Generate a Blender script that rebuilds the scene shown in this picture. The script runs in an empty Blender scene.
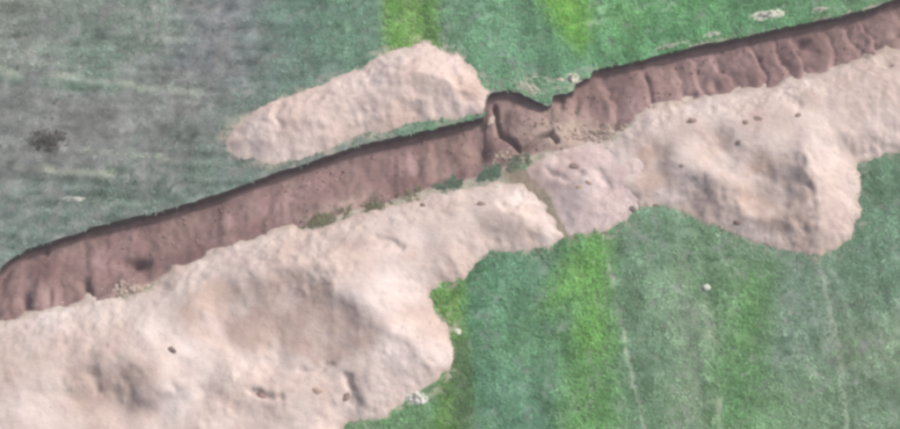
import bpy, math, random
import numpy as np

random.seed(7)
rng = np.random.default_rng(11)
scene = bpy.context.scene
C = scene.collection
R = math.radians

# ------------------------------------------------------------------ camera
TILT, DIST, HFOV = R(25), 90.0, R(28)          # drone looking down, 25 deg off straight down
FPX = 450 / math.tan(HFOV / 2)
cs, sn = math.cos(TILT), math.sin(TILT)
cam_d = bpy.data.cameras.new('camera')
cam = bpy.data.objects.new('camera', cam_d)
C.objects.link(cam)
cam.location = (0, -DIST * sn, DIST * cs)
cam.rotation_euler = (TILT, 0, 0)
cam_d.sensor_fit = 'HORIZONTAL'
cam_d.angle = HFOV
cam_d.clip_start = 0.5
cam_d.clip_end = 3000
scene.camera = cam

# ------------------------------------------------------------------ sky, sun, exposure
SUN_AZ, SUN_EL = R(61), R(43)                  # azimuth from +Y (away from the drone) towards +X
world = bpy.data.worlds.new('World')
scene.world = world
world.use_nodes = True
wn = world.node_tree.nodes
wn.clear()
sky = wn.new('ShaderNodeTexSky')
sky.sky_type = 'NISHITA'
sky.sun_disc = False
sky.sun_elevation = SUN_EL
sky.sun_rotation = SUN_AZ
sky.dust_density = 8.0
sky.air_density = 0.6
sky.ozone_density = 0.5
bg = wn.new('ShaderNodeBackground')
bg.inputs['Strength'].default_value = 0.10
wo = wn.new('ShaderNodeOutputWorld')
world.node_tree.links.new(sky.outputs[0], bg.inputs[0])
world.node_tree.links.new(bg.outputs[0], wo.inputs[0])

sun_d = bpy.data.lights.new('sun', 'SUN')
sun_d.energy = 2.0
sun_d.angle = R(5)
sun_d.color = (1.0, 0.965, 0.93)
sun = bpy.data.objects.new('sun', sun_d)
C.objects.link(sun)
sun.location = (30, 30, 60)
sun.rotation_euler = (math.pi / 2 - SUN_EL, 0, math.pi - SUN_AZ)

vs = scene.view_settings
vs.view_transform = 'Standard'
vs.look = 'None'
vs.gamma = 1
vs.use_curve_mapping = False
vs.exposure = 0.71
scene.cycles.filter_width = 3.3

# ------------------------------------------------------------------ helpers
def unproj(px, py, z=0.0):
    """pixel of the photograph -> point on the level z"""
    dx = (np.asarray(px, float) - 450) / FPX
    dy = -(np.asarray(py, float) - 214.5) / FPX
    wy = dy * cs + sn
    wz = dy * sn - cs
    t = (z - DIST * cs) / wz
    return dx * t, -DIST * sn + wy * t

def proj(x, y, z=0.0):
    """ground point -> pixel coordinates the outlines below are written in"""
    ry = y + DIST * sn
    rz = z - DIST * cs
    cy = ry * cs + rz * sn
    cz = -ry * sn + rz * cs
    return 450 + FPX * x / -cz, 214.5 - FPX * cy / -cz

def P(pts):
    a = np.array(pts, float)
    x, y = unproj(a[:, 0], a[:, 1])
    return np.stack([x, y], 1)

def hash2(ix, iy, seed):
    n = (ix.astype(np.int64) * 374761393 + iy.astype(np.int64) * 668265263 + seed * 974634777) & 0xffffffff
    n = ((n ^ (n >> 13)) * 1274126177) & 0xffffffff
    n = n ^ (n >> 16)
    return (n & 0xffff) / 65535.0

def vnoise(x, y, seed):
    ix = np.floor(x); iy = np.floor(y)
    fx = x - ix; fy = y - iy
    fx = fx * fx * fx * (fx * (fx * 6 - 15) + 10); fy = fy * fy * fy * (fy * (fy * 6 - 15) + 10)
    a = hash2(ix, iy, seed); b = hash2(ix + 1, iy, seed)
    c = hash2(ix, iy + 1, seed); d = hash2(ix + 1, iy + 1, seed)
    return (a * (1 - fx) + b * fx) * (1 - fy) + (c * (1 - fx) + d * fx) * fy - 0.5

def fbm(x, y, scale, seed, octv=4, gain=0.5):
    """about -0.5..0.5; scale = size in metres of the coarsest bumps"""
    r = 0; amp = 1; f = 1 / scale; tot = 0
    for o in range(octv):
        ca, sa = math.cos(0.6 + o * 1.3), math.sin(0.6 + o * 1.3)
        r = r + amp * vnoise((x * ca - y * sa) * f + 17.3 * o, (x * sa + y * ca) * f + 5.1 * o, seed + o)
        tot += amp; amp *= gain; f *= 2.03
    return r / tot * 1.5

def seg_dist(x, y, poly, closed=False):
    """distance to a polyline"""
    best = np.full(x.shape, 1e9)
    n = len(poly)
    for i in range(n if closed else n - 1):
        ax, ay = poly[i]; bx, by = poly[(i + 1) % n]
        vx, vy = bx - ax, by - ay
        L = vx * vx + vy * vy + 1e-12
        t = np.clip(((x - ax) * vx + (y - ay) * vy) / L, 0, 1)
        best = np.minimum(best, np.hypot(x - ax - t * vx, y - ay - t * vy))
    return best

def inside(x, y, poly):
    r = np.zeros(x.shape, bool)
    n = len(poly)
    for i in range(n):
        ax, ay = poly[i]; bx, by = poly[(i + 1) % n]
        if ay == by: continue
        c = ((ay > y) != (by > y)) & (x < (bx - ax) * (y - ay) / (by - ay) + ax)
        r ^= c
    return r

def sdist(x, y, poly):
    d = seg_dist(x, y, poly, True)
    return np.where(inside(x, y, poly), d, -d)

def sstep(a, b, v):
    t = np.clip((v - a) / (b - a), 0, 1)
    return t * t * (3 - 2 * t)

def lin(c):
    c = np.asarray(c, float) / 255
    return np.where(c <= 0.04045, c / 12.92, ((c + 0.055) / 1.055) ** 2.4)

def mesh_from(name, verts, faces, cols=None, smooth=True):
    """verts (n,3), faces (m,k) with k = 3 or 4"""
    verts = np.asarray(verts, np.float32); faces = np.asarray(faces, np.int32)
    me = bpy.data.meshes.new(name)
    k = faces.shape[1]
    me.vertices.add(len(verts)); me.vertices.foreach_set('co', verts.ravel())
    me.loops.add(faces.size); me.loops.foreach_set('vertex_index', faces.ravel())
    me.polygons.add(len(faces))
    me.polygons.foreach_set('loop_start', np.arange(0, faces.size, k, dtype=np.int32))
    me.polygons.foreach_set('use_smooth', np.full(len(faces), smooth))
    if cols is not None:
        at = me.color_attributes.new('Col', 'FLOAT_COLOR', 'POINT')
        c4 = np.ones((len(verts), 4), np.float32); c4[:, :3] = cols
        at.data.foreach_set('color', c4.ravel())
    me.update(calc_edges=True)
    me.validate()
    return me

def obj(name, me, m, parent=None):
    o = bpy.data.objects.new(name, me)
    C.objects.link(o)
    if m: me.materials.append(m)
    if parent: o.parent = parent
    return o

def tag(o, label=None, cat=None, group=None, kind=None):
    if label: o['label'] = label
    if cat: o['category'] = cat
    if group: o['group'] = group
    if kind: o['kind'] = kind
    return o

def grid_faces(nr, nc):
    i = np.arange(nr - 1)[:, None] * nc + np.arange(nc - 1)[None, :]
    return np.stack([i, i + 1, i + nc + 1, i + nc], -1).reshape(-1, 4)

# ------------------------------------------------------------------ materials
def soil_mat(name, s1=3.0, s2=14.0, var=0.16, bump=0.5, bdist=0.05):
    """earth: the object's own colour attribute, mottled, with crumb relief"""
    m = bpy.data.materials.new(name); m.use_nodes = True
    nt = m.node_tree; nd = nt.nodes; L = nt.links
    b = nd['Principled BSDF']
    b.inputs['Roughness'].default_value = 0.95
    b.inputs['Specular IOR Level'].default_value = 0.12
    at = nd.new('ShaderNodeAttribute'); at.attribute_name = 'Col'
    tc = nd.new('ShaderNodeTexCoord')
    n1 = nd.new('ShaderNodeTexNoise'); n1.inputs['Scale'].default_value = s1; n1.inputs['Detail'].default_value = 6
    n1.inputs['Roughness'].default_value = 0.6
    n2 = nd.new('ShaderNodeTexNoise'); n2.inputs['Scale'].default_value = s2; n2.inputs['Detail'].default_value = 5
    for n in (n1, n2): L.new(tc.outputs['Object'], n.inputs['Vector'])
    mr = nd.new('ShaderNodeMapRange'); mr.inputs['From Min'].default_value = 0.3; mr.inputs['From Max'].default_value = 0.7
    mr.inputs['To Min'].default_value = 1 - var; mr.inputs['To Max'].default_value = 1 + var
    L.new(n1.outputs['Fac'], mr.inputs['Value'])
    mr2 = nd.new('ShaderNodeMapRange'); mr2.inputs['From Min'].default_value = 0.3; mr2.inputs['From Max'].default_value = 0.7
    mr2.inputs['To Min'].default_value = 1 - var * .6; mr2.inputs['To Max'].default_value = 1 + var * .6
    L.new(n2.outputs['Fac'], mr2.inputs['Value'])
    mm = nd.new('ShaderNodeMath'); mm.operation = 'MULTIPLY'
    L.new(mr.outputs[0], mm.inputs[0]); L.new(mr2.outputs[0], mm.inputs[1])
    vm = nd.new('ShaderNodeVectorMath'); vm.operation = 'SCALE'
    L.new(at.outputs['Color'], vm.inputs[0]); L.new(mm.outputs[0], vm.inputs['Scale'])
    L.new(vm.outputs[0], b.inputs['Base Color'])
    bp = nd.new('ShaderNodeBump'); bp.inputs['Strength'].default_value = bump; bp.inputs['Distance'].default_value = bdist
    ad = nd.new('ShaderNodeMath'); ad.operation = 'ADD'
    L.new(n1.outputs['Fac'], ad.inputs[0]); L.new(n2.outputs['Fac'], ad.inputs[1])
    L.new(ad.outputs[0], bp.inputs['Height']); L.new(bp.outputs[0], b.inputs['Normal'])
    return m

def leaf_mat(name):
    m = bpy.data.materials.new(name); m.use_nodes = True
    nt = m.node_tree; nd = nt.nodes; L = nt.links
    b = nd['Principled BSDF']
    b.inputs['Roughness'].default_value = 0.65
    b.inputs['Specular IOR Level'].default_value = 0.25
    at = nd.new('ShaderNodeAttribute'); at.attribute_name = 'Col'
    L.new(at.outputs['Color'], b.inputs['Base Color'])
    tr = nd.new('ShaderNodeBsdfTranslucent'); L.new(at.outputs['Color'], tr.inputs['Color'])
    mx = nd.new('ShaderNodeMixShader'); mx.inputs[0].default_value = 0.4
    L.new(b.outputs[0], mx.inputs[1]); L.new(tr.outputs[0], mx.inputs[2])
    L.new(mx.outputs[0], nd['Material Output'].inputs['Surface'])
    return m

M_field = soil_mat('field_soil', 1.6, 7.0, 0.22, 0.6, 0.05)
M_ditch = soil_mat('damp_ditch_soil', 1.7, 9.0, 0.12, 0.5, 0.05)
M_spoil = soil_mat('dry_spoil', 0.9, 8.0, 0.07, 0.5, 0.05)
M_clod = soil_mat('clod_soil', 4.0, 18.0, 0.15, 0.6, 0.03)
M_stone = soil_mat('pale_stone', 6.0, 20.0, 0.08, 0.3, 0.02)
M_leaf = leaf_mat('crop_leaf')

# ------------------------------------------------------------------ the lay of the ditch
NL = P([(-260, 372), (-120, 322), (-60, 298), (0, 268), (12, 258), (25, 250), (60, 238), (78, 233), (92, 227), (130, 218), (190, 203),
        (230, 190), (270, 175), (310, 162), (350, 148), (400, 136), (440, 127), (484, 117), (486.5, 98), (491, 93), (511, 90),
        (519, 93), (530, 98), (547, 106), (551.5, 104), (553, 95), (574, 91), (576, 81), (590.5, 77), (592.5, 70), (640, 60),
        (700, 45), (760, 32), (830, 18), (870, 8), (900, -3), (960, -20), (1180, -80)])
SL = P([(-260, 425), (-120, 372), (-60, 350), (0, 330), (20, 323), (60, 310), (90, 303), (130, 295), (160, 281), (200, 262), (260, 242),
        (300, 229), (340, 216), (380, 205), (410, 195), (440, 186), (480, 178), (505, 168), (522, 158), (545, 152), (570, 149),
        (600, 142), (625, 128), (650, 113), (700, 104), (760, 92), (830, 75), (900, 50), (960, 32), (1180, -35)])
X0, X1, Y0, Y1 = -32.0, 32.0, -21.0, 21.0

def xs_of(px, py):
    return float(unproj(px, py)[0])

def north_lip(x):
    return np.interp(x, NL[:, 0], NL[:, 1]) + 0.07 * fbm(x, x * 0, 0.9, 31, 4) + 0.05 * vnoise(x / 0.22, x * 0, 8)

def south_lip(x):
    return np.interp(x, SL[:, 0], SL[:, 1]) + 0.10 * fbm(x, x * 0, 1.2, 41, 3)

def ground_z(x, y):
    e = np.minimum(np.minimum(x - X0, X1 - x), np.minimum(y - Y0, Y1 - y))
    return (0.10 * fbm(x, y, 5, 3, 4) + 0.05 * fbm(x, y, 0.7, 5, 3)) * np.clip(e / 2, 0, 1)

# ------------------------------------------------------------------ colour of the field (what grows there and how dense)
CP = np.array([
 (20,30,126,137,131),(20,100,122,128,128),(40,150,116,119,121),(100,60,116,138,129),(100,120,124,126,127),(150,30,122,139,130),(180,110,122,129,128),
 (160,150,120,128,125),(230,20,114,122,129),(210,55,110,119,129),(300,30,100,134,121),(340,30,108,145,125),(290,80,106,132,123),(20,200,117,135,131),(30,240,119,138,134),
 (110,190,113,132,125),(190,170,109,130,122),(240,180,105,126,120),(300,170,105,122,118),(-60,100,122,128,128),(-60,250,117,135,131),
 (450,40,110,150,122),(500,50,113,162,130),(540,70,109,156,126),(600,50,109,162,122),(620,20,115,172,116),(660,35,103,160,116),(690,10,109,168,116),(740,15,99,150,110),(850,0,103,150,112),
 (480,300,99,150,118),(500,400,103,150,124),(540,330,105,150,116),(530,260,101,146,118),(430,420,110,150,109),(640,250,114,147,123),(640,350,112,147,121),(660,420,110,147,117),
 (685,330,130,155,131),(690,400,130,155,129),(720,280,114,150,117),(800,280,120,147,131),(800,340,122,149,133),(810,400,132,161,135),(760,400,118,155,117),
 (880,250,110,145,123),(880,350,128,151,127),(880,400,118,145,123),(880,185,103,138,114),(950,200,105,140,116),(950,400,118,145,123)], float)
CPw = P(CP[:, :2]); CPc = CP[:, 2:]
STRIPS = [  # outline, colour, softness in m
 ([(380,-60),(384,20),(386,62),(442,62),(438,20),(432,-60)], (122,170,92), 0.5),
 ([(398,-60),(406,20),(410,62),(422,62),(418,20),(412,-60)], (140,178,110), 0.3),
 ([(420,-60),(424,60),(437,60),(433,-60)], (104,150,84), 0.3),
 ([(525,-60),(545,12),(566,40),(580,52),(590,40),(580,-60)], (124,182,88), 0.7),
 ([(578,228),(606,232),(612,310),(622,460),(556,460),(566,360),(572,300),(556,262)], (112,162,104), .9),
 ([(598,238),(607,245),(600,300),(608,345),(590,352),(578,340),(585,290),(548,310),(556,285)], (124,178,98), 1.0),
 ([(725,310),(740,275),(772,262),(764,340),(752,380),(722,370)], (108,155,102), 1.1),
 ([(715,360),(760,360),(750,460),(720,460)], (106,152,104), 1.0),
 ([(430,286),(464,280),(466,340),(460,460),(425,460),(440,400)], (106,152,78), 0.4),
 ([(448,340),(470,338),(472,460),(454,460)], (88,122,80), 0.35),
]
STRIPw = [(P(a), np.array(c, float), s) for a, c, s in STRIPS]
LINES = [   # tramlines and pale strips: polyline, colour, half width m, strength
 ([(600,215),(606,240),(614,285),(626,345),(636,395),(650,450)], (182,202,174), 0.105, 0.9),
 ([(622,342),(660,338)], (150,172,148), 0.10, 0.4),
 ([(704,300),(712,340),(716,380),(724,450)], (170,190,162), 0.14, 0.65),
 ([(818,250),(826,290),(834,330),(842,370),(850,450)], (170,188,164), 0.12, 0.65),
 ([(676,250),(688,330),(694,450)], (140,160,136), 0.5, 0.45),
 ([(-60,66),(0,72),(60,76),(110,81),(160,90),(235,95)], (176,192,176), 0.22, 1.0),
 ([(-60,80),(30,80),(80,86),(115,90)], (92,128,108), 0.30, 0.6),
 ([(40,62),(90,68),(130,70)], (150,165,150), 0.12, 0.5),
 ([(-60,160),(0,166),(60,170),(110,175)], (180,192,174), 0.22, 1.0),
 ([(80,150),(110,152),(180,160)], (172,184,168), 0.14, 0.8),
 ([(150,106),(200,102),(240,100)], (165,178,165), 0.14, 0.6),
 ([(-60,188),(20,196),(90,200)], (165,180,170), 0.14, 0.6),
]
LINEw = [(P(a), np.array(c, float), w, s) for a, c, w, s in LINES]

def field_srgb(x, y):
    wsum = np.zeros(x.shape); c = np.zeros(x.shape + (3,))
    wx = x + 1.6 * fbm(x, y, 2.5, 71, 3); wy = y + 1.6 * fbm(x, y, 2.5, 72, 3)
    for (ax, ay), col in zip(CPw, CPc):
        w = 1 / (((wx - ax) ** 2 + (wy - ay) ** 2) + 1.2) ** 1.8
        wsum += w; c += w[..., None] * col
    c /= wsum[..., None]
    # drill rows: run away from the drone on the right, across on the left
    pxf, pyf = proj(x, y)
    lf = (1 - sstep(240, 340, pxf))
    ru = x + 0.13 * y + .1 * fbm(x, y, 1.5, 78, 2)
    st_r = fbm(ru / .55, y / 7.0, 1.0, 76, 3); st_l = fbm(x / 4.5, (y + .07 * x) / .38, 1.0, 77, 3)
    c += (st_r * (1 - lf) * 30 + (st_l + .5 * fbm(x / 1.6, y / .22, 1.0, 79, 2)) * lf * 46)[..., None]
    jx = x + 0.25 * fbm(x, y, 0.8, 73, 3); jy = y
    for poly, col, s in STRIPw:
        d = sdist(jx, jy, poly)
        w = sstep(-s, s, d)[..., None]
        c = c * (1 - w) + col * w
    jy = y + 0.12 * fbm(x, y, 1.0, 74, 3)
    for poly, col, hw, st in LINEw:
        d = seg_dist(jx * 0.6 + x * 0.4, jy, poly)
        br = np.clip(0.75 + 1.6 * fbm(x, y, 1.4, 75, 2), 0, 1)
        w = (1 - sstep(hw * 0.5, hw * 1.6, d)) * st * br
        c = c * (1 - w[..., None]) + col * w[..., None]
    return c

ALB = 0.58        # display colour -> albedo under this light (earth)
ALBP = 1.1       # the same for leaves, which shade one another

def ground_cols(x, y):
    s = field_srgb(x, y)
    mott = fbm(x, y, 1.1, 81, 4)[..., None] * 34 + fbm(x, y, 0.35, 82, 2)[..., None] * 20
    soil = np.array((141, 147, 146.))
    # where the cover thins out bare soil shows
    g = s[..., 1] - 0.5 * (s[..., 0] + s[..., 2])
    bare = np.clip(0.55 - g / 50, 0.05, 0.6)
    bare = np.clip(bare + 1.1 * fbm(x, y, 0.6, 83, 3), 0, 0.85)[..., None]
    return lin(np.clip(s * (1 - bare) + soil * bare + mott, 20, 250)) * ALB

# feet of the earth heaps
NOTCH = P([(500,172),(530,166),(556,200),(574,238),(548,240)])
OUT_N = [(222,143),(228,132),(245,118),(262,104),(285,96),(310,86),(345,75),(362,70),(372,57),(395,46),(425,43),(455,55),(472,68),(482,84),
         (490,93),(485,112),(462,117),(440,119),(420,122),(405,126),(385,133),(365,134),(345,142),(330,151),(300,160),(262,165),(238,160),(226,152)]
OUT_B = [(-150,380),(-60,345),(0,325),(60,305),(95,299),(125,298),(150,288),(175,268),(205,255),(240,243),(280,230),(305,226),(335,219),(370,209),(400,202),
         (440,195),(470,187),(497,179),(520,184),(538,197),(555,218),(566,237),(545,248),(515,252),(490,253),(477,265),(465,280),(441,286),
         (431,294),(436,305),(450,322),(456,345),(451,368),(440,382),(422,391),(410,398),(397,410),(386,419),(366,424),(348,421),(342,432),
         (352,470),(330,520),(200,540),(-150,560)]
OUT_C = [(524,168),(545,152),(575,145),(600,140),(635,134),(662,150),(668,172),(655,192),(638,206),(625,222),(605,232),(582,236),(568,236),(556,216),(546,196),(532,182)]
OUT_D = [(592,166),(600,145),(615,136),(630,123),(652,108),(690,101),(735,93),(780,84),(830,71),(880,54),(905,45),(960,28),(1100,-12),(1120,80),(980,128),(905,150),
         (880,157),(854,162),(860,180),(861,210),(853,235),(838,250),(820,255),(795,251),(770,246),(740,238),(722,228),(700,222),(682,209),(660,205),(640,208),(605,195)]

# ------------------------------------------------------------------ ground and ditch meshes
NC = 720
gx = np.linspace(X0, X1, NC)
yN = north_lip(gx); yS = south_lip(gx)
yS = np.minimum(yS, yN - 0.8)
endf = sstep(X0 + 0.5, X0 + 4, gx) * (1 - sstep(X1 - 4, X1 - 0.5, gx))

def rows(ya, yb, n, power=1.0):
    t = np.linspace(0, 1, n)[:, None]
    return ya[None, :] + (yb - ya)[None, :] * t

def patch(name, yy, kind_label):
    xx = np.repeat(gx[None, :], yy.shape[0], 0)
    zz = ground_z(xx, yy)
    # crumbled, slightly sagging lip
    dl = np.minimum(np.abs(yy - yN[None, :]), np.abs(yy - yS[None, :]))
    cols = ground_cols(xx, yy)
    # trodden pale earth kicked out along the lips
    dn = yy - yN[None, :]
    pxx, pyy = proj(xx, yy)
    lipw = np.exp(-(np.clip(dn, 0, None) / 0.28) ** 2) * (dn >= -0.01) * np.clip(0.5 + 2.2 * fbm(xx, yy, 1.3, 92, 3), 0, 1) * sstep(560, 620, pxx)
    pit = np.exp(-(((pxx - 545) / 36) ** 2 + ((pyy - 86) / 10) ** 2)) * (dn >= -0.01) * np.clip(0.75 + 1.6 * fbm(xx, yy, 0.8, 93, 3), 0, 1)
    southw = np.exp(-(np.clip(yS[None, :] - yy, 0, None) / 0.9) ** 2) * (yy <= yS[None, :] + .01) * 0.75
    near = np.full(xx.shape, -9.0)
    for o in (OUT_N, OUT_B, OUT_C, OUT_D): near = np.maximum(near, sdist(xx, yy, P(o)))
    spill = np.exp(-(np.clip(-near, 0, None) / 0.42) ** 2) * np.clip(0.35 + 2.4 * fbm(xx, yy, 0.7, 94, 4), 0, 1)
    w = np.clip(lipw * 0.75 + pit * 0.85 + southw + .85 * spill, 0, 1)[..., None]
    cols = cols * (1 - w) + lin((186, 182, 168)) * ALB * w
    wd = (sstep(-.3, .2, sdist(xx, yy, NOTCH)) * .85)[..., None]          # bare ground tinted brown to paint the shadow between two heaps
    cols = cols * (1 - wd) + lin((152, 138, 124)) * ALB * wd
    me = mesh_from(name, np.stack([xx, yy, zz], -1).reshape(-1, 3), grid_faces(*xx.shape), cols.reshape(-1, 3))
    return me, zz

ys_rows = rows(np.full(NC, Y0), yS, 210)
yn_rows = rows(yN, np.full(NC, Y1), 190)
me_s, zs = patch('field', ys_rows, 's')
me_n, zn = patch('field', yn_rows, 'n')
tag(obj('field_near_side', me_s, M_field), kind='structure')
tag(obj('field_far_side', me_n, M_field), kind='structure')

# outer sheet to the horizon
B = 1500.0
ov = [(X0, Y0), (X1, Y0), (X1, Y1), (X0, Y1), (-B, -B), (B, -B), (B, B), (-B, B)]
ov = np.array([(a, b, 0) for a, b in ov], float)
of = [(4, 5, 1, 0), (5, 6, 2, 1), (6, 7, 3, 2), (7, 4, 0, 3)]
tag(obj('ground', mesh_from('ground', ov, of, np.tile(lin((112, 145, 120)) * ALB * 0.8, (8, 1)), False), M_field), kind='structure')

# --- ditch
pxn = proj(gx, yN)[0]
depth = np.interp(pxn, [-300, 0, 250, 470, 486, 495, 540, 552, 560, 585, 600, 640, 900, 1200],
                       [0.75, 0.8, 0.85, 0.82, 0.75, 0.62, 0.58, 0.5, 0.55, 0.62, 0.68, 0.78, 0.85, 0.85]) * endf
depth = depth + 0.08 * fbm(gx, gx * 0, 2.0, 55, 3) * endf
NS, NW = 60, 14
tS = np.linspace(0, 1, NS)[:, None]          # slope from the south lip to the foot of the wall
foot = yN - 0.10 - 0.05 * fbm(gx, gx * 0 + 3, 1.0, 56, 3)
ysl = yS[None, :] + (foot - yS)[None, :] * tS
xsl = np.repeat(gx[None, :], NS, 0)
z_south = zs[-1]; z_north = zn[0]
prof = np.where(tS < 0.25, 0.30 * (tS / 0.25) ** 0.9, 0.30 + 0.70 * ((tS - 0.25) / 0.75) ** 0.85)
zsl = z_south[None, :] * (1 - tS) - prof * depth[None, :]
pxs, pys = proj(xsl, ysl, zsl)
along = pxs + (pys - 60) * -0.35              # bucket marks lean: top-left to bottom-right
# bucket marks along the right hand half: rounded tongues, crease between
cre = np.array([575, 598, 640, 672, 694, 722, 760, 781, 803, 838, 862, 882, 916, 940, 975, 1010, 1050, 1090, 1140, 1200], float)
bend = along + 22 * (tS - 0.5) ** 2 + 14 * fbm(xsl, ysl, 1.6, 58, 3)
k = np.clip(np.searchsorted(cre, bend) - 1, 0, len(cre) - 2)
s = np.clip((bend - cre[k]) / (cre[k + 1] - cre[k]), 0, 1)
amp = np.take(np.array([.25, .5, .14, .28, .42, .5, .2, .5, .34, .2, .45, .26, .42, .35, .5, .6, .4, .5, .5, .5]), k)
tong = 0.85 * (1 - (1 - s) ** 1.8) * (1 - sstep(0.74, 1.0, s))
msk = sstep(570, 600, pxs) * sstep(0.0, 0.12, tS) * (1 - 0.75 * sstep(0.75, 1, tS))
zsl = zsl + (tong - 0.55) * amp * msk * endf[None, :]
# left half: soft scrape marks down the slope
lm = (1 - sstep(470, 490, pxs)) * sstep(0.0, 0.15, tS) * (1 - sstep(0.85, 1, tS))
scr = fbm(pxs * 0.055 + 0 * pys, pys * 0.012, 1.0, 61, 3)
zsl = zsl + 0.22 * scr * lm
# all: slumped earth, crumbs
zsl = zsl + (0.16 * fbm(xsl, ysl, 1.2, 62, 4) + 0.05 * fbm(xsl, ysl, 0.25, 63, 2)) * sstep(0, 0.1, tS)

def blob(px, py, rx, ry, h, ang=0.0):
    """a bump (or hollow) at a photo position, radii in photo pixels"""
    dx = pxs - px; dy = pys - py
    ca, sa = math.cos(ang), math.sin(ang)
    u = (dx * ca + dy * sa) / rx; v = (-dx * sa + dy * ca) / ry
    return h * np.exp(-(u * u + v * v))

for a in [(134, 264, 12, 6, -0.8), (128, 298, 14, 3, -0.2, -.15), (24, 303, 6, 10, -0.45), (86, 290, 5, 10, -0.4, -.3), (50, 298, 3, 8, -.2),
          (150, 290, 20, 4, .16, -.3), (108, 300, 14, 5, .2, -.2), (125, 285, 16, 6, .14),
          (418, 168, 5, 12, -0.25), (482, 155, 7, 10, -0.4, .4), (460, 150, 14, 12, .15),
          (503, 124, 6, 12, -0.22, .1), (530, 122, 18, 14, 0.22, 0.2), (565, 122, 12, 12, 0.28), (576, 108, 3, 12, -0.22, .1),
          (561, 105, 3, 8, -.25), (598, 128, 16, 6, .12), (600, 128, 4, 3, -.2), (612, 127, 4, 4, -.25),
          (560, 140, 22, 9, .2), (716, 86, 4, 5, -.2), (800, 43, 6, 6, -.35), (815, 67, 10, 4, -.2), (878, 47, 10, 5, -.3), (897, 33, 6, 5, -.3),
          (690, 95, 8, 3, -.2), (230, 230, 20, 6, .1), (320, 205, 22, 5, .12)]:
    zsl = zsl + blob(*a)

def groove(pts, wid, dep):
    d = np.full(pxs.shape, 1e9)
    dd = seg_dist(pxs, pys, np.array(pts, float))
    return -dep * np.exp(-(dd / wid) ** 2)

zsl = zsl + groove([(494, 108), (500, 134), (512, 142), (521, 151), (530, 145), (540, 138), (550, 135), (556, 142)], 2.4, 0.48)
zsl = zsl + groove([(45, 255), (48, 240)], 2.5, 0.2)
zsl[0] = z_south
# wall from the foot to the north lip, a little undercut
tw = np.linspace(0, 1, NW)[1:, None]
zf = zsl[-1]
und = 0.06 * np.sin(np.pi * tw)
yw = foot[None, :] + (yN - foot)[None, :] * tw ** 0.8 + und + 0.05 * fbm(np.repeat(gx[None, :], NW - 1, 0), tw * 2.0 + 0 * gx[None, :], 0.5, 66, 3) * np.sin(np.pi * tw)
zw = zf[None, :] + (z_north - zf)[None, :] * tw
yw[-1] = yN; zw[-1] = z_north
yy = np.vstack([ysl, yw]); zz = np.vstack([zsl, zw]); xx = np.repeat(gx[None, :], NS + NW - 1, 0)
# moist earth: colour of the soil horizons; dark topsoil wall, painted darker for its shadow
mo = fbm(xx, yy, 1.5, 67, 4)[..., None]
pxa0 = proj(xx, yy, zz)[0]
base = np.array((147, 121, 121.)) + mo * 44
base = base + (sstep(580, 640, pxa0) * 9)[..., None]
sandy = np.clip(0.2 + 1.8 * fbm(xx, yy, 2.2, 68, 3), 0, 1)[..., None]
base = base * (1 - 0.35 * sandy) + np.array((178, 160, 146.)) * 0.35 * sandy
pxa, pya = proj(xx, yy, zz)
plug = np.clip(np.exp(-(((pxa - 578) / 42) ** 2 + ((pya - 138) / 16) ** 2)) + .55 * np.exp(-(((pxa - 552) / 42) ** 2 + ((pya - 122) / 24) ** 2)), 0, 1)[..., None]
pale = (np.exp(-(((pxa - 135) / 26) ** 2 + ((pya - 292 + (pxa - 135) * .25) / 8) ** 2)) + np.exp(-(((pxa - 330) / 40) ** 2 + ((pya - 210 + (pxa - 330) * .3) / 8) ** 2)))[..., None] * np.clip(.7 + 2 * mo, 0, 1)
w = np.clip(plug * 1.0 + pale * 0.7, 0, 1)
base = base * (1 - w) + np.array((192, 174, 164.)) * w
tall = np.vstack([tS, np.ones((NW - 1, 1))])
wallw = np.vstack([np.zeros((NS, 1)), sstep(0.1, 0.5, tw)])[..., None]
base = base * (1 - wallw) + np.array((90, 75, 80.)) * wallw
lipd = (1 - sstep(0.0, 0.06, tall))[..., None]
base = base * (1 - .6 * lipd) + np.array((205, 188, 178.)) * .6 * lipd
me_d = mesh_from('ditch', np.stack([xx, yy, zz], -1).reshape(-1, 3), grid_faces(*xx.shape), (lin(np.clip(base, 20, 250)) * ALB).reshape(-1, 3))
tag(obj('ditch', me_d, M_ditch), label='long dug ditch of moist pinkish-brown earth crossing the field with dark steep far wall', kind='structure')

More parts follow.
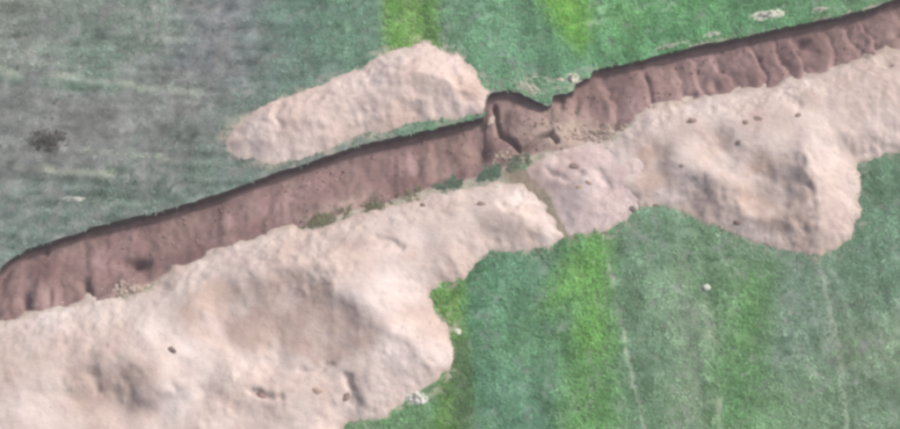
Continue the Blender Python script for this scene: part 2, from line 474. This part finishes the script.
# ------------------------------------------------------------------ spoil heaps
HEAPS = {}
def heap(outline, cps, slope, seed, grooves=(), damp=(), tint=(222, 198, 188), noise=0.09):  # damp: patches of damper earth that also paint in shade of hollows and slopes
    """earth tipped inside an outline: repose slopes up to a crest given by spot heights (photo px, photo py, metres)"""
    poly = P(outline)
    x0, y0 = poly.min(0) - 0.5; x1, y1 = poly.max(0) + 0.5
    st = 0.075
    xs = np.arange(x0, x1, st); ys = np.arange(y0, y1, st)
    X, Y = np.meshgrid(xs, ys)
    d = sdist(X, Y, poly) + 0.36 * fbm(X, Y, 1.3, seed, 4) + 0.16 * fbm(X, Y, 0.4, seed + 9, 3)
    dc = np.clip(d, 0, None)
    env = np.tanh(dc / 0.7)
    # spot heights -> smooth crest surface
    cp = np.array(cps, float)
    ux, uy = unproj(cp[:, 0], cp[:, 1], cp[:, 2])
    ker = lambda r2: np.sqrt(r2 + 0.28)
    A = ker((ux[:, None] - ux) ** 2 + (uy[:, None] - uy) ** 2)
    mean = cp[:, 2].mean()
    wts = np.linalg.solve(A - 0.03 * np.eye(len(cp)), cp[:, 2] - mean)
    WX = X + 0.7 * fbm(X, Y, 1.6, seed + 20, 4); WY = Y + 0.7 * fbm(X, Y, 1.6, seed + 21, 4)
    H = np.full(X.shape, mean)
    for a, b, w in zip(ux, uy, wts): H += w * ker((WX - a) ** 2 + (WY - b) ** 2)
    H = np.clip(H, 0.12, 2.5)
    k_ = 0.13
    Z = -k_ * np.log(np.exp(-slope * dc * (dc + .12) / (dc + .35) / k_) + np.exp(-H / k_)) + k_ * np.log1p(np.exp(-H / k_))
    PX, PY = proj(X, Y, np.clip(Z, 0, None))
    for pts, wid, dep in grooves:
        dd = seg_dist(PX + 9 * fbm(X, Y, 0.8, seed + 5, 3), PY + 9 * fbm(X, Y, 0.8, seed + 6, 3), np.array(pts, float))
        Z = Z - dep * np.exp(-(dd / wid) ** 2) * env
    rough = 0.4 + 1.6 * np.clip(fbm(X, Y, 3.0, seed + 8, 2) + .3, 0, 1)
    Z = Z + (noise * fbm(X, Y, 1.1, seed + 1, 4) * env + 0.036 * fbm(X, Y, 0.32, seed + 2, 3) * np.clip(dc / .3, 0, 1)) * rough
    Z = np.where(d < 0, np.maximum(d * 0.9, -0.35), Z)
    keep = (d > -0.45) & ~((Y < np.interp(X, gx, yN) + 0.03) & (Y > np.interp(X, gx, yN) - 1.2))
    idx = -np.ones(Z.shape, int)
    f = grid_faces(*Z.shape)
    kf = keep.ravel()[f].all(1)
    f = f[kf]
    used = np.unique(f)
    rm = -np.ones(Z.size, int); rm[used] = np.arange(len(used))
    V = np.stack([X.ravel()[used], Y.ravel()[used], Z.ravel()[used]], 1)
    f = rm[f]
    t = np.array(tint, float)
    mo = fbm(V[:, 0], V[:, 1], 2.6, seed + 3, 4)[:, None]; m2 = fbm(V[:, 0], V[:, 1], 0.9, seed + 4, 3)[:, None]
    col = t + mo * np.array((18, 26, 32)) + m2 * np.array((16, 18, 16))
    # damper, browner earth, which also paints in shade of hollows and slopes
    vx, vy = proj(V[:, 0], V[:, 1], V[:, 2])
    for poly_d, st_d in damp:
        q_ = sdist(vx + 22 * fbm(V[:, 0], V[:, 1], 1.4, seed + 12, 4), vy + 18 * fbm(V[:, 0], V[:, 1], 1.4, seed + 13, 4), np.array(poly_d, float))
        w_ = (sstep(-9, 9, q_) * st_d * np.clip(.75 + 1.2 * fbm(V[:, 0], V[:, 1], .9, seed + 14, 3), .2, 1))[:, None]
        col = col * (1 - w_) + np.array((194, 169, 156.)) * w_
    # the fringe is thinly spread, the field's soil shows through
    fr = (1 - sstep(0.0, 0.35, d.ravel()[used]))[:, None]
    col = col * (1 - .35 * fr) + np.array((170, 160, 142.)) * .35 * fr
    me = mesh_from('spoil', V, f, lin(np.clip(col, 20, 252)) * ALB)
    return me, (xs, ys, Z)

def spoil(label, *a, **k):
    me, fld = heap(*a, **k)
    o = obj('spoil_heap', me, M_spoil)
    tag(o, label, 'earth heap', 'heaps of dug earth along the ditch')
    HEAPS[len(HEAPS)] = fld
    return o

def surf_z(x, y):
    z = 0.0
    for xs, ys, Z in HEAPS.values():
        if xs[0] < x < xs[-1] and ys[0] < y < ys[-1]:
            i = int((y - ys[0]) / 0.075); j = int((x - xs[0]) / 0.075)
            i = min(i, Z.shape[0] - 1); j = min(j, Z.shape[1] - 1)
            z = max(z, Z[i, j])
    return z

spoil('pale pink earth heap lying alone on the far side of the ditch', OUT_N,
      [(240,145,.4),(270,130,.75),(310,113,.95),(350,103,.85),(390,88,1.0),(425,66,1.3),(450,75,1.2),(465,95,.6),(475,106,.6),(430,105,.9),(388,128,.4),(360,125,.7),(320,138,.65),(280,150,.5)],
      0.6, 101, grooves=[([(286,97),(276,112),(280,126)],4,.13),([(452,72),(458,85),(470,100)],6,.16)],
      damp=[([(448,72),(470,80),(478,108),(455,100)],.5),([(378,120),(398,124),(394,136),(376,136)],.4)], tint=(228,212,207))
spoil('large pale earth bank along the near side of the ditch filling the lower left', OUT_B,
      [(-100,400,.8),(0,345,.6),(80,325,.7),(160,302,.7),(240,262,.9),(300,245,1.0),(360,228,.8),(430,215,.85),(490,203,.9),(515,215,.8),(530,222,.4),(550,232,.6),(505,238,.5),
       (455,258,.75),(400,246,.95),(420,262,.7),(250,262,1.35),(275,258,1.5),(300,256,1.55),(322,266,1.75),(350,284,1.5),(366,297,1.55),(382,312,1.55),(393,328,1.5),(400,345,1.4),(400,372,1.4),(432,322,1.45),(438,350,1.4),(425,376,.9),
       (352,320,1.15),(330,306,1.05),(300,296,.85),(376,350,1.2),(335,340,.8),(300,335,.65),(260,325,.5),(240,298,.7),(225,335,.3),(280,358,.35),(320,360,.6),(345,375,.9),(362,392,.85),(230,368,.8),(195,350,.85),(280,388,.9),
       (310,390,.9),(250,410,.65),(195,390,.6),(178,335,.95),(190,305,1.0),(60,345,1.0),(40,372,1.15),(15,400,1.1),(100,352,1.25),(140,366,1.3),(162,388,1.15),(80,402,.45),(120,408,.4),
       (165,415,.5),(40,412,.75),(100,440,.9),(200,440,.8),(0,450,.9),(300,430,.7),(100,500,.9),(250,500,.8)],
      0.62, 120, grooves=[([(505,207),(515,202),(522,194)],4,.12),([(380,238),(398,246)],4,.16),([(345,378),(352,402)],5,.25),([(250,392),(275,398)],5,.2),([(305,372),(332,362)],4,.14),([(90,375),(98,392)],6,.15)],
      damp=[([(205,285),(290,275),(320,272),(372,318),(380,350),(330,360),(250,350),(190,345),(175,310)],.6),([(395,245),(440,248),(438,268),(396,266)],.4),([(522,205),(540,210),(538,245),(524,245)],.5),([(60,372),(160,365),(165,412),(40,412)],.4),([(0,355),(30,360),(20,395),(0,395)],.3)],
      tint=(222,207,202))
spoil('smooth pinkish heap beside the side pit at the centre of the picture', OUT_C,
      [(540,185,.3),(575,163,.5),(600,168,.55),(620,165,.55),(590,200,.6),(572,222,.35),(612,212,.45),(638,165,.6),(650,180,.5)],
      0.45, 160, grooves=[([(548,174),(565,178),(580,174)],3.5,.13),([(598,170),(606,186),(595,190)],4,.13)],
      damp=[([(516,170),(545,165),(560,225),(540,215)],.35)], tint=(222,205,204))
spoil('long pale earth bank on the right ending in a rounded lobe with hollow bowl', OUT_D,
      [(605,170,.45),(622,150,.6),(650,130,.85),(700,116,.9),(760,103,.95),(830,92,.95),(890,75,.95),(950,60,.9),(1060,40,.9),(870,140,.6),(832,128,.9),(885,110,.85),
       (690,150,.85),(655,168,.35),(640,185,.45),(672,160,.75),(625,182,.45),(722,150,.55),(700,172,.95),(706,190,1.0),(690,200,.5),(735,130,.9),
       (795,148,1.3),(815,162,1.75),(820,172,1.45),(824,186,1.5),(825,200,1.5),(823,216,1.45),(812,236,1.3),(842,200,1.6),(846,180,1.2),(842,226,1.0),
       (808,184,1.15),(804,206,1.0),(788,190,.7),(778,210,.5),(762,182,.45),(748,196,.4),(795,232,1.1),(765,158,1.0),(742,160,.85),(738,220,.75),(770,234,.85),(722,205,1.0),(727,182,1.05)],
      0.64, 180, grooves=[([(785,94),(797,100)],5,.15),([(806,165),(810,190),(813,208),(802,226)],5,.12)],
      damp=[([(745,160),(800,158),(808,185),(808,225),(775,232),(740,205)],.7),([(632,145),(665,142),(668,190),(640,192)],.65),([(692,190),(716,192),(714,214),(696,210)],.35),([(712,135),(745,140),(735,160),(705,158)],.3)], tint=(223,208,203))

# ------------------------------------------------------------------ clods, stones
def clod_mesh(name, r, seed, squash=0.6, stretch=1.3, col=(120, 100, 95)):
    """an angular lump: subdivided icosahedron pushed about by noise and facets"""
    import bmesh
    bm = bmesh.new()
    bmesh.ops.create_icosphere(bm, subdivisions=3, radius=1)
    rr = np.random.default_rng(seed)
    lob = rr.normal(size=(9, 3)); lob /= np.linalg.norm(lob, axis=1)[:, None]; am = rr.uniform(-.45, .35, 9)
    for v in bm.verts:
        p = np.array(v.co)
        q = 1.0
        for n, o in zip(lob, am): q += o * max(0.0, p @ n) ** 4
        p *= max(.45, q) + rr.uniform(-.1, .1)
        v.co = (p[0] * r * stretch, p[1] * r, p[2] * r * squash)
    vs_ = np.array([v.co[:] for v in bm.verts]); fs = np.array([[v.index for v in f.verts] for f in bm.faces])
    bm.free()
    return mesh_from(name, vs_, fs, np.tile(lin(col) * ALB, (len(vs_), 1)), False)

def put(name, px, py, r, seed, label, cat, col, group=None, squash=.65, stretch=1.3, mat=None, rz=0.0):
    x, y = unproj(px, py); z = surf_z(x, y)
    for _ in range(3):
        x, y = unproj(px, py, z); z = surf_z(x, y)
    o = obj(name, clod_mesh(name, r, seed, squash, stretch, col), mat or M_clod)
    gz = float(ground_z(np.array([x]), np.array([y]))[0]) if z == 0 else z
    o.location = (float(x), float(y), gz - r * squash * .1)
    o.rotation_euler = (0, 0, rz)
    return tag(o, label, cat, group)

GC = 'earth clods lying on the heaps'
DK = (172, 150, 142)
CLODS = [
 (575,166,.20,'dark clod near the top of the smooth central heap',DK),
 (589,183,.13,'small brown clod just below the dark clod on the central heap',(184,162,146)),
 (579,187,.11,'small tan clod at lower left of the pair on the central heap',(204,182,154)),
 (692,121,.19,'brown clod at the left end of the right-hand bank beside the ditch',DK),
 (745,122,.16,'left clod of the clod pair on the crest of the right-hand bank',DK),
 (758,119,.20,'larger right clod of the clod pair on the crest of the right-hand bank',(174,154,146)),
 (739,143,.15,'lone dark clod just above the hollow bowl on the right',(144,124,120)),
 (682,166,.13,'small clod on the slope left of the hollow bowl',DK),
 (798,115,.14,'small clod on the right-hand bank above the rim of the bowl',DK),
 (738,221,.20,'brown clod at the lower foot of the bowl lobe',(159,138,132)),
 (632,208,.14,'dark clod at the foot of the central heap beside the green field',(134,124,118)),
 (655,205,.15,'dark clod where the central heap meets the right-hand bank',(138,128,122)),
 (894,66,.15,'small clod at the far right end of the right-hand bank',DK),
 (262,394,.26,'large reddish-brown clod low on the left bank',(174,142,138)),
 (345,396,.24,'upright dark clod near the lower right end of the left bank',(166,148,140)),
 (318,391,.17,'flat tan clod between the reddish clod and the upright dark clod',(194,172,158)),
 (172,350,.16,'small dark clod on the upper slope of the left bank',(152,134,128)),
 (423,206,.15,'dark clod on the left bank just below the strip of grass',(138,126,120)),
 (482,204,.15,'small brown clod near the right end of the left bank',(174,154,142)),
 (497,187,.15,'pale yellowish clod at the right tip of the left bank',(225,225,214)),
 (560,80,.14,'small pale clod on the grass above the side pit',(224,220,204)),
 (604,233,.12,'small dark clod at the bottom tip of the central heap',(144,132,124)),
]
for i, (px, py, r, lb, col) in enumerate(CLODS):
    put('soil_clod', px, py, r * .9, 300 + i, lb, 'clod', col, GC, .5, random.uniform(1.1, 1.9), rz=random.uniform(-.6, .6))

put('white_stone', 707, 288, .19, 401, 'round white stone lying alone in the green field on the right', 'stone', (216, 224, 212), mat=M_stone, stretch=1.05)
put('white_stone', 457, 331, .15, 402, 'small white stone in green crop beside the rounded end of the left bank', 'stone', (228, 232, 214), mat=M_stone)

def low_pile(px, py, lx, ly, h, ang, seed, label, col):
    """a thin spread of crumbled pale earth: low lumpy mound on the grass"""
    cx, cy = unproj(px, py)
    n = 28
    u, v = np.meshgrid(np.linspace(-1.25, 1.25, n * 2), np.linspace(-1.25, 1.25, n))
    q = np.sqrt(u * u + v * v) + .5 * fbm(u * 2.2, v * 1.6, 1.0, seed, 3)
    z = h * np.clip(1.1 - q, -.35, 1) * (1 + 1.6 * fbm(u * 3, v * 3, .7, seed + 1, 3))
    X = u * lx; Y = v * ly
    ca, sa = math.cos(ang), math.sin(ang)
    wx = cx + X * ca - Y * sa; wy = cy + X * sa + Y * ca
    z = z + ground_z(wx, wy)
    V = np.stack([wx - cx, wy - cy, z], -1).reshape(-1, 3)
    c = np.array(col) + fbm(wx, wy, .4, seed, 3).reshape(-1, 1) * 30
    o = obj('soil_pile', mesh_from('soil_pile', V, grid_faces(n, n * 2), lin(np.clip(c, 0, 255)) * ALB), M_clod)
    o.location = (float(cx), float(cy), 0.0)
    return tag(o, label, 'soil pile', 'small spreads of pale earth')

low_pile(768, 15, 1.0, .28, .16, .16, 501, 'largest whitish crumbled earth patch on the green strip above the ditch', (214, 220, 204))
low_pile(712, 34, .45, .14, .10, .25, 502, 'small bright whitish earth patch right on the far lip of the ditch', (226, 226, 214))
low_pile(672, 45, .8, .12, .08, .28, 503, 'thin pale earth streak along the far lip of the right-hand ditch', (206, 206, 192))
low_pile(819, 10, .55, .14, .09, .26, 504, 'faint pale earth patch near the upper right corner beside the ditch', (196, 204, 186))
low_pile(572, 78, .35, .3, .14, .5, 505, 'pale earth lump on the lip where the right-hand ditch begins', (206, 206, 192))
low_pile(415, 397, .6, .35, .16, -.1, 506, 'whitish earth lump at the bottom edge of the rounded end of the left bank', (222, 222, 216))
low_pile(73, 199, .5, .12, .09, -.05, 507, 'short whitish streak on the grey field left of the ditch', (206, 212, 204))
low_pile(530, 88, .7, .3, .10, -.2, 508, 'pale grey earth patch on the lip above the side pit', (184, 186, 172))

# loose crumbs of earth over the heaps, thickest along their feet
def crumbs(name, outline, n, seed, label, tint):
    r = np.random.default_rng(seed)
    p = P(outline); lo, hi = p.min(0) - .6, p.max(0) + .6
    lo = np.maximum(lo, (-26, -14)); hi = np.minimum(hi, (27, 15))
    m = n * 8
    x = r.uniform(lo[0], hi[0], m); y = r.uniform(lo[1], hi[1], m)
    d = sdist(x, y, p)
    pr = np.where(d < 0, np.exp(-(d / .28) ** 2), .12 + .9 * np.exp(-(d / .5) ** 2)) * np.clip(.5 + 2 * fbm(x, y, 1.5, seed, 3), .05, 1)
    pr *= ~((y < np.interp(x, gx, yN) + .03) & (y > np.interp(x, gx, yS) - .02))
    kq = np.flatnonzero(r.random(m) < pr)[:n]
    x, y = x[kq], y[kq]; N = len(x)
    z = np.array([surf_z(a, b) for a, b in zip(x, y)]); z = np.where(z <= 0, ground_z(x, y), z)
    rad = .016 + .03 * r.random(N) ** 3
    base = np.array([(1, 0, 0), (-1, 0, 0), (0, 1, 0), (0, -1, 0), (0, 0, 1), (0, 0, -1)], float)
    V = base[None] * rad[:, None, None] * r.uniform(.6, 1.3, (N, 6, 1))
    a = r.uniform(0, 6.28, N); ca, sa = np.cos(a)[:, None], np.sin(a)[:, None]
    V = np.stack([V[..., 0] * ca - V[..., 1] * sa, V[..., 0] * sa + V[..., 1] * ca, V[..., 2] * .8], -1)
    V += np.stack([x, y, z + rad * .2], 1)[:, None, :]
    T = np.array([(0, 2, 4), (2, 1, 4), (1, 3, 4), (3, 0, 4), (2, 0, 5), (1, 2, 5), (3, 1, 5), (0, 3, 5)])
    F = (np.arange(N)[:, None, None] * 6 + T[None]).reshape(-1, 3)
    c = np.repeat(lin(np.clip(np.array(tint) + r.normal(12, 8, (N, 1)), 60, 245)) * ALB, 6, 0)
    tag(obj(name, mesh_from(name, V.reshape(-1, 3), F, c, False), M_clod), label, 'earth crumbs', kind='stuff')
crumbs('earth_crumbs', OUT_N, 900, 901, 'loose pale crumbs of earth around the far heap', (216, 196, 186))
crumbs('earth_crumbs', OUT_B, 2600, 902, 'loose pale crumbs of earth over and around the left bank', (210, 192, 182))
crumbs('earth_crumbs', OUT_C, 500, 903, 'loose pale crumbs of earth around the central heap', (212, 192, 186))
crumbs('earth_crumbs', OUT_D, 1900, 904, 'loose pale crumbs of earth over and around the right-hand bank', (212, 194, 184))

def ditch_crumbs(n, seed):
    r = np.random.default_rng(seed)
    NR = NS - 2
    ii = np.clip((r.random(n) ** np.where(r.random(n) < .5, .35, 1.6) * NR).astype(int), 1, NR); jj = r.integers(0, NC, n)
    pp = proj(gx[jj], yN[jj])[0]
    kq = np.flatnonzero((pp > -30) & (pp < 940) & (r.random(n) < np.clip(.35 + 2.2 * fbm(gx[jj], ii * .05, 1.2, seed, 3), .03, 1)))
    ii, jj = ii[kq], jj[kq]; N = len(ii)
    rad = .02 + .07 * r.random(N) ** 4
    base_ = np.array([(1, 0, 0), (-1, 0, 0), (0, 1, 0), (0, -1, 0), (0, 0, 1), (0, 0, -1)], float)
    V = base_[None] * rad[:, None, None] * r.uniform(.6, 1.3, (N, 6, 1))
    V += np.stack([xsl[ii, jj] + r.uniform(-.04, .04, N), ysl[ii, jj], zsl[ii, jj] + rad * .2], 1)[:, None, :]
    T = np.array([(0, 2, 4), (2, 1, 4), (1, 3, 4), (3, 0, 4), (2, 0, 5), (1, 2, 5), (3, 1, 5), (0, 3, 5)])
    F = (np.arange(N)[:, None, None] * 6 + T[None]).reshape(-1, 3)
    c = np.repeat(lin(np.clip(np.array((166, 142, 138.)) + r.normal(4, 10, (N, 1)), 50, 235)) * ALB, 6, 0)
    tag(obj('earth_crumbs', mesh_from('earth_crumbs', V.reshape(-1, 3), F, c, False), M_clod), 'fallen brown crumbs of earth lying in the ditch', 'earth crumbs', kind='stuff')
ditch_crumbs(6000, 905)

def rubble(px, py, rx, ry, n, seed, label, tint):
    r = np.random.default_rng(seed)
    qx = px + rx * r.normal(0, .5, n); qy = py + ry * r.normal(0, .5, n)
    V_, F_, C_ = [], [], []
    lump = clod_mesh('lump', 1.0, seed)
    lv = np.array([v.co[:] for v in lump.vertices]); lf_ = np.array([p.vertices[:] for p in lump.polygons])
    bpy.data.meshes.remove(lump)
    ditch_pts = np.stack([xsl.ravel(), ysl.ravel(), zsl.ravel()], 1)
    for a, b in zip(qx, qy):
        dd = (pxs.ravel() - a) ** 2 + (pys.ravel() - b) ** 2
        i_ = int(dd.argmin())
        if dd[i_] > 16: continue
        sz = .035 + .10 * r.random() ** 3
        an = r.uniform(0, 6.28); ca, sa = math.cos(an), math.sin(an)
        v = lv * sz * r.uniform(.8, 1.2, (1, 3))
        v = np.stack([v[:, 0] * ca - v[:, 1] * sa, v[:, 0] * sa + v[:, 1] * ca, v[:, 2]], 1) + ditch_pts[i_]
        F_.append(lf_ + sum(len(k) for k in V_)); V_.append(v)
        C_.append(np.tile(lin(np.clip(np.array(tint) + r.normal(0, 9), 60, 240)) * ALB, (len(v), 1)))
    tag(obj('earth_rubble', mesh_from('earth_rubble', np.concatenate(V_), np.concatenate(F_), np.concatenate(C_), False), M_clod), label, 'earth rubble', kind='stuff')
rubble(590, 134, 34, 9, 130, 911, 'pale crumbled rubble filling the ditch right of the side pit', (190, 172, 162))
rubble(132, 291, 26, 7, 80, 912, 'pale crumbled rubble at the near edge of the left ditch', (196, 180, 168))
rubble(510, 158, 16, 8, 50, 913, 'pale crumbled rubble on the near lip beside the side pit', (190, 178, 164))

# ------------------------------------------------------------------ crop and weeds
def occupied(x, y):
    """True where ditch or heap lies"""
    n = np.interp(x, gx, yN); s_ = np.interp(x, gx, yS)
    m = (y < n + 0.03) & (y > s_ - 0.45)
    m |= sdist(x, y, NOTCH) > 0
    for o in (OUT_N, OUT_B, OUT_C, OUT_D):
        p = P(o)
        m |= sdist(x, y, p) > 0.02 + 0.1 * rng.random(x.shape)
    return m

def tufts(x, y, cols, nb, h, spread, width, seed, z=None):
    """leafy tufts: nb bent blades each, two quads per blade"""
    r = np.random.default_rng(seed)
    n = len(x); N = n * nb
    if z is None: z = ground_z(x, y)
    bx = np.repeat(x, nb) + r.normal(0, .03, N); by = np.repeat(y, nb) + r.normal(0, .03, N); bz = np.repeat(z, nb)
    a = r.uniform(0, 2 * np.pi, N)
    hh = np.repeat(h, nb) * r.uniform(.6, 1.1, N)
    sp = np.repeat(spread, nb) * r.uniform(.5, 1.2, N)
    w = width * r.uniform(.7, 1.3, N)
    dx, dy = np.cos(a), np.sin(a); sx, sy = -dy, dx
    V = np.zeros((N, 6, 3))
    for i, (t, hz, ww) in enumerate([(0.05, 0.0, .6), (.5, .75, 1.0), (1.0, .85, .25)]):
        for j, sg in enumerate((-1, 1)):
            V[:, i * 2 + j, 0] = bx + dx * sp * t + sg * sx * w * ww * .5
            V[:, i * 2 + j, 1] = by + dy * sp * t + sg * sy * w * ww * .5
            V[:, i * 2 + j, 2] = bz - .02 + hh * hz
    F = np.array([[0, 1, 3, 2], [2, 3, 5, 4]])
    F = (np.arange(N)[:, None, None] * 6 + F[None]).reshape(-1, 4)
    c = np.repeat(cols, nb, 0) * r.uniform(.82, 1.18, (N, 1))
    c = np.repeat(c, 6, 0)
    return V.reshape(-1, 3), F, c

cand = 78000
tx = rng.uniform(-29, 29, cand); ty = rng.uniform(-16.5, 17, cand)
ok = ~occupied(tx, ty)
# tramline wheelings stay nearly bare
for poly, col, hw, st in LINEw:
    ok &= ~((seg_dist(tx, ty, poly) < hw * 1.0) & (rng.random(cand) < st))
tx, ty = tx[ok], ty[ok]
sc = field_srgb(tx, ty)
green = sc[:, 1] - .5 * (sc[:, 0] + sc[:, 2])
keepp = np.clip(0.25 + green / 38, .22, 1.0) * np.clip(.75 + 1.5 * fbm(tx, ty, .9, 210, 3), .15, 1)
kk = rng.random(len(tx)) < keepp
tx, ty, sc, green = tx[kk], ty[kk], sc[kk], green[kk]
jit = fbm(tx, ty, .8, 211, 3)[:, None] * np.array((44, 46, 46)) + rng.normal(0, 9, (len(tx), 1))
pc = lin(np.clip(sc * np.array((.97, 1.01, .97)) + jit, 20, 240)) * ALBP
hh = np.clip(.03 + green / 700, .03, .11) * rng.uniform(.7, 1.3, len(tx))
spd = rng.uniform(.12, .26, len(tx))
# one mass of plants for every strip that can be told apart
owner = np.zeros(len(tx), int)
for q, i in ((1, 0), (2, 3), (3, 4), (4, 6), (5, 8)):
    owner[sdist(tx, ty, STRIPw[i][0]) > -0.1] = q
px_, py_ = proj(tx, ty)
nl_ = np.interp(tx, gx, yN)
owner[(owner == 0) & (ty > nl_) & (px_ < 325)] = 6
owner[(owner == 0) & (ty > nl_)] = 7
owner[(owner == 0) & (px_ > 612)] = 8
INFO = {0: ('crop_plants', 'dense blue-green crop between the left bank and the yellow-green strip', 'crop'),
        1: ('crop_strip', 'yellow-green crop strip running up behind the far heap', 'crop'),
        2: ('crop_strip', 'bright light-green crop strip at the top edge above the ditch start', 'crop'),
        3: ('crop_strip', 'brightest yellow-green crop strip below the central heap', 'crop'),
        4: ('crop_strip', 'short green strip of crop below the bowl lobe', 'crop'),
        5: ('crop_strip', 'narrow olive-green strip hugging the rounded end of the left bank', 'crop'),
        6: ('field_weeds', 'sparse grey-green weeds on the bare field at the upper left', 'weeds'),
        7: ('crop_plants', 'dense green crop along the far side of the ditch at the top', 'crop'),
        8: ('crop_plants', 'patchy grey-green crop in the lower right field', 'crop')}
for q, (nm, lb, ct) in INFO.items():
    i = owner == q
    V, F, c = tufts(tx[i], ty[i], pc[i], 7, hh[i], spd[i], .055, 600 + q)
    tag(obj(nm, mesh_from(nm, V, F, c, False), M_leaf), lb, ct, kind='stuff')

# grass hanging on between ditch and bank
def grass(px0, px1, off, n, seed, label, col, spread_px=5):
    r = np.random.default_rng(seed)
    cen = r.uniform(px0, px1, 7)
    px = np.clip(cen[r.integers(0, 7, n)] + r.normal(0, (px1 - px0) * .05, n), px0, px1)
    x, _ = unproj(px, 190.0); y = np.interp(x, gx, yS) - off + r.normal(0, .17, n)
    x = x + r.normal(0, .05, n)
    c = lin(np.clip(np.array(col) + r.normal(0, 10, (n, 1)), 10, 240)) * ALB
    V, F, cc = tufts(x, y, c, 8, r.uniform(.04, .11, n), r.uniform(.1, .22, n), .05, seed, z=ground_z(x, y) + .03)
    tag(obj('grass_fringe', mesh_from('grass_fringe', V, F, cc, False), M_leaf), label, 'grass', kind='stuff')
grass(436, 498, -.02, 150, 701, 'dark green grass fringe left between the ditch and the left bank', (118, 154, 128))
grass(305, 428, .0, 110, 702, 'thin olive grass fringe on the near lip of the left ditch', (156, 158, 126))
grass(500, 530, .1, 45, 703, 'grey-green grass fringe between left bank and central heap', (140, 156, 132))

# ------------------------------------------------------------------ dark weed clump on the grey field
def shrub(px, py, rad, seed, label):
    x, y = unproj(px, py)
    e = bpy.data.objects.new('dark_weed', None); C.objects.link(e); e.location = (float(x), float(y), 0)
    r = np.random.default_rng(seed)
    n = 260
    rr = rad * r.random(n) ** .9; a = r.uniform(0, 2 * np.pi, n)
    zz_ = .28 * np.sqrt(np.clip(1 - (rr / rad) ** 2, 0, 1)) * r.uniform(.2, 1, n)
    c = lin(np.clip(np.array((112, 112, 106)) + r.normal(0, 9, (n, 1)), 10, 240)) * ALB
    V, F, cc = tufts(rr * np.cos(a) * 1.35, rr * np.sin(a) * .8, c, 3, np.full(n, .08), np.full(n, .11), .04, seed, z=zz_)
    obj('leaves', mesh_from('leaves', V, F, cc, False), M_leaf, e)
    SV, SF = [], []
    for k_ in range(9):
        a_ = k_ * .7 + r.uniform(-.2, .2); L_ = rad * r.uniform(.4, .8)
        b_ = len(SV)
        for t, w_ in ((0, .02), (1, .008)):
            for q_ in range(4):
                an = q_ * math.pi / 2
                SV.append((math.cos(a_) * L_ * t * 1.3 + w_ * math.cos(an), math.sin(a_) * L_ * t * .8 + w_ * math.sin(an), -.03 + .25 * t))
        for q_ in range(4): SF.append((b_ + q_, b_ + (q_ + 1) % 4, b_ + 4 + (q_ + 1) % 4, b_ + 4 + q_))
    obj('stems', mesh_from('stems', SV, SF, np.tile(lin((100, 84, 70)) * ALB, (len(SV), 1)), False), M_leaf, e)
    return tag(e, label, 'weed')
shrub(47, 141, .85, 801, 'dark low weed clump alone on the grey field at the left')

# ------------------------------------------------------------------ summer haze between drone and ground
def haze_box():
    b, z0, z1 = 1600.0, -4.0, 86.0
    v = [(x, y, z) for z in (z0, z1) for x, y in ((-b, -b), (b, -b), (b, b), (-b, b))]
    f = [(3, 2, 1, 0), (4, 5, 6, 7), (0, 1, 5, 4), (1, 2, 6, 5), (2, 3, 7, 6), (3, 0, 4, 7)]
    m = bpy.data.materials.new('haze_air'); m.use_nodes = True
    nd = m.node_tree.nodes; nd.clear()
    o_ = nd.new('ShaderNodeOutputMaterial'); pv = nd.new('ShaderNodeVolumePrincipled')
    pv.inputs['Color'].default_value = (.92, .95, 1, 1)
    pv.inputs['Density'].default_value = 0.0008
    m.node_tree.links.new(pv.outputs[0], o_.inputs['Volume'])
    tag(obj('haze', mesh_from('haze', v, f, None, False), m), 'thin pale haze hanging over the whole field', 'haze', kind='stuff')
haze_box()
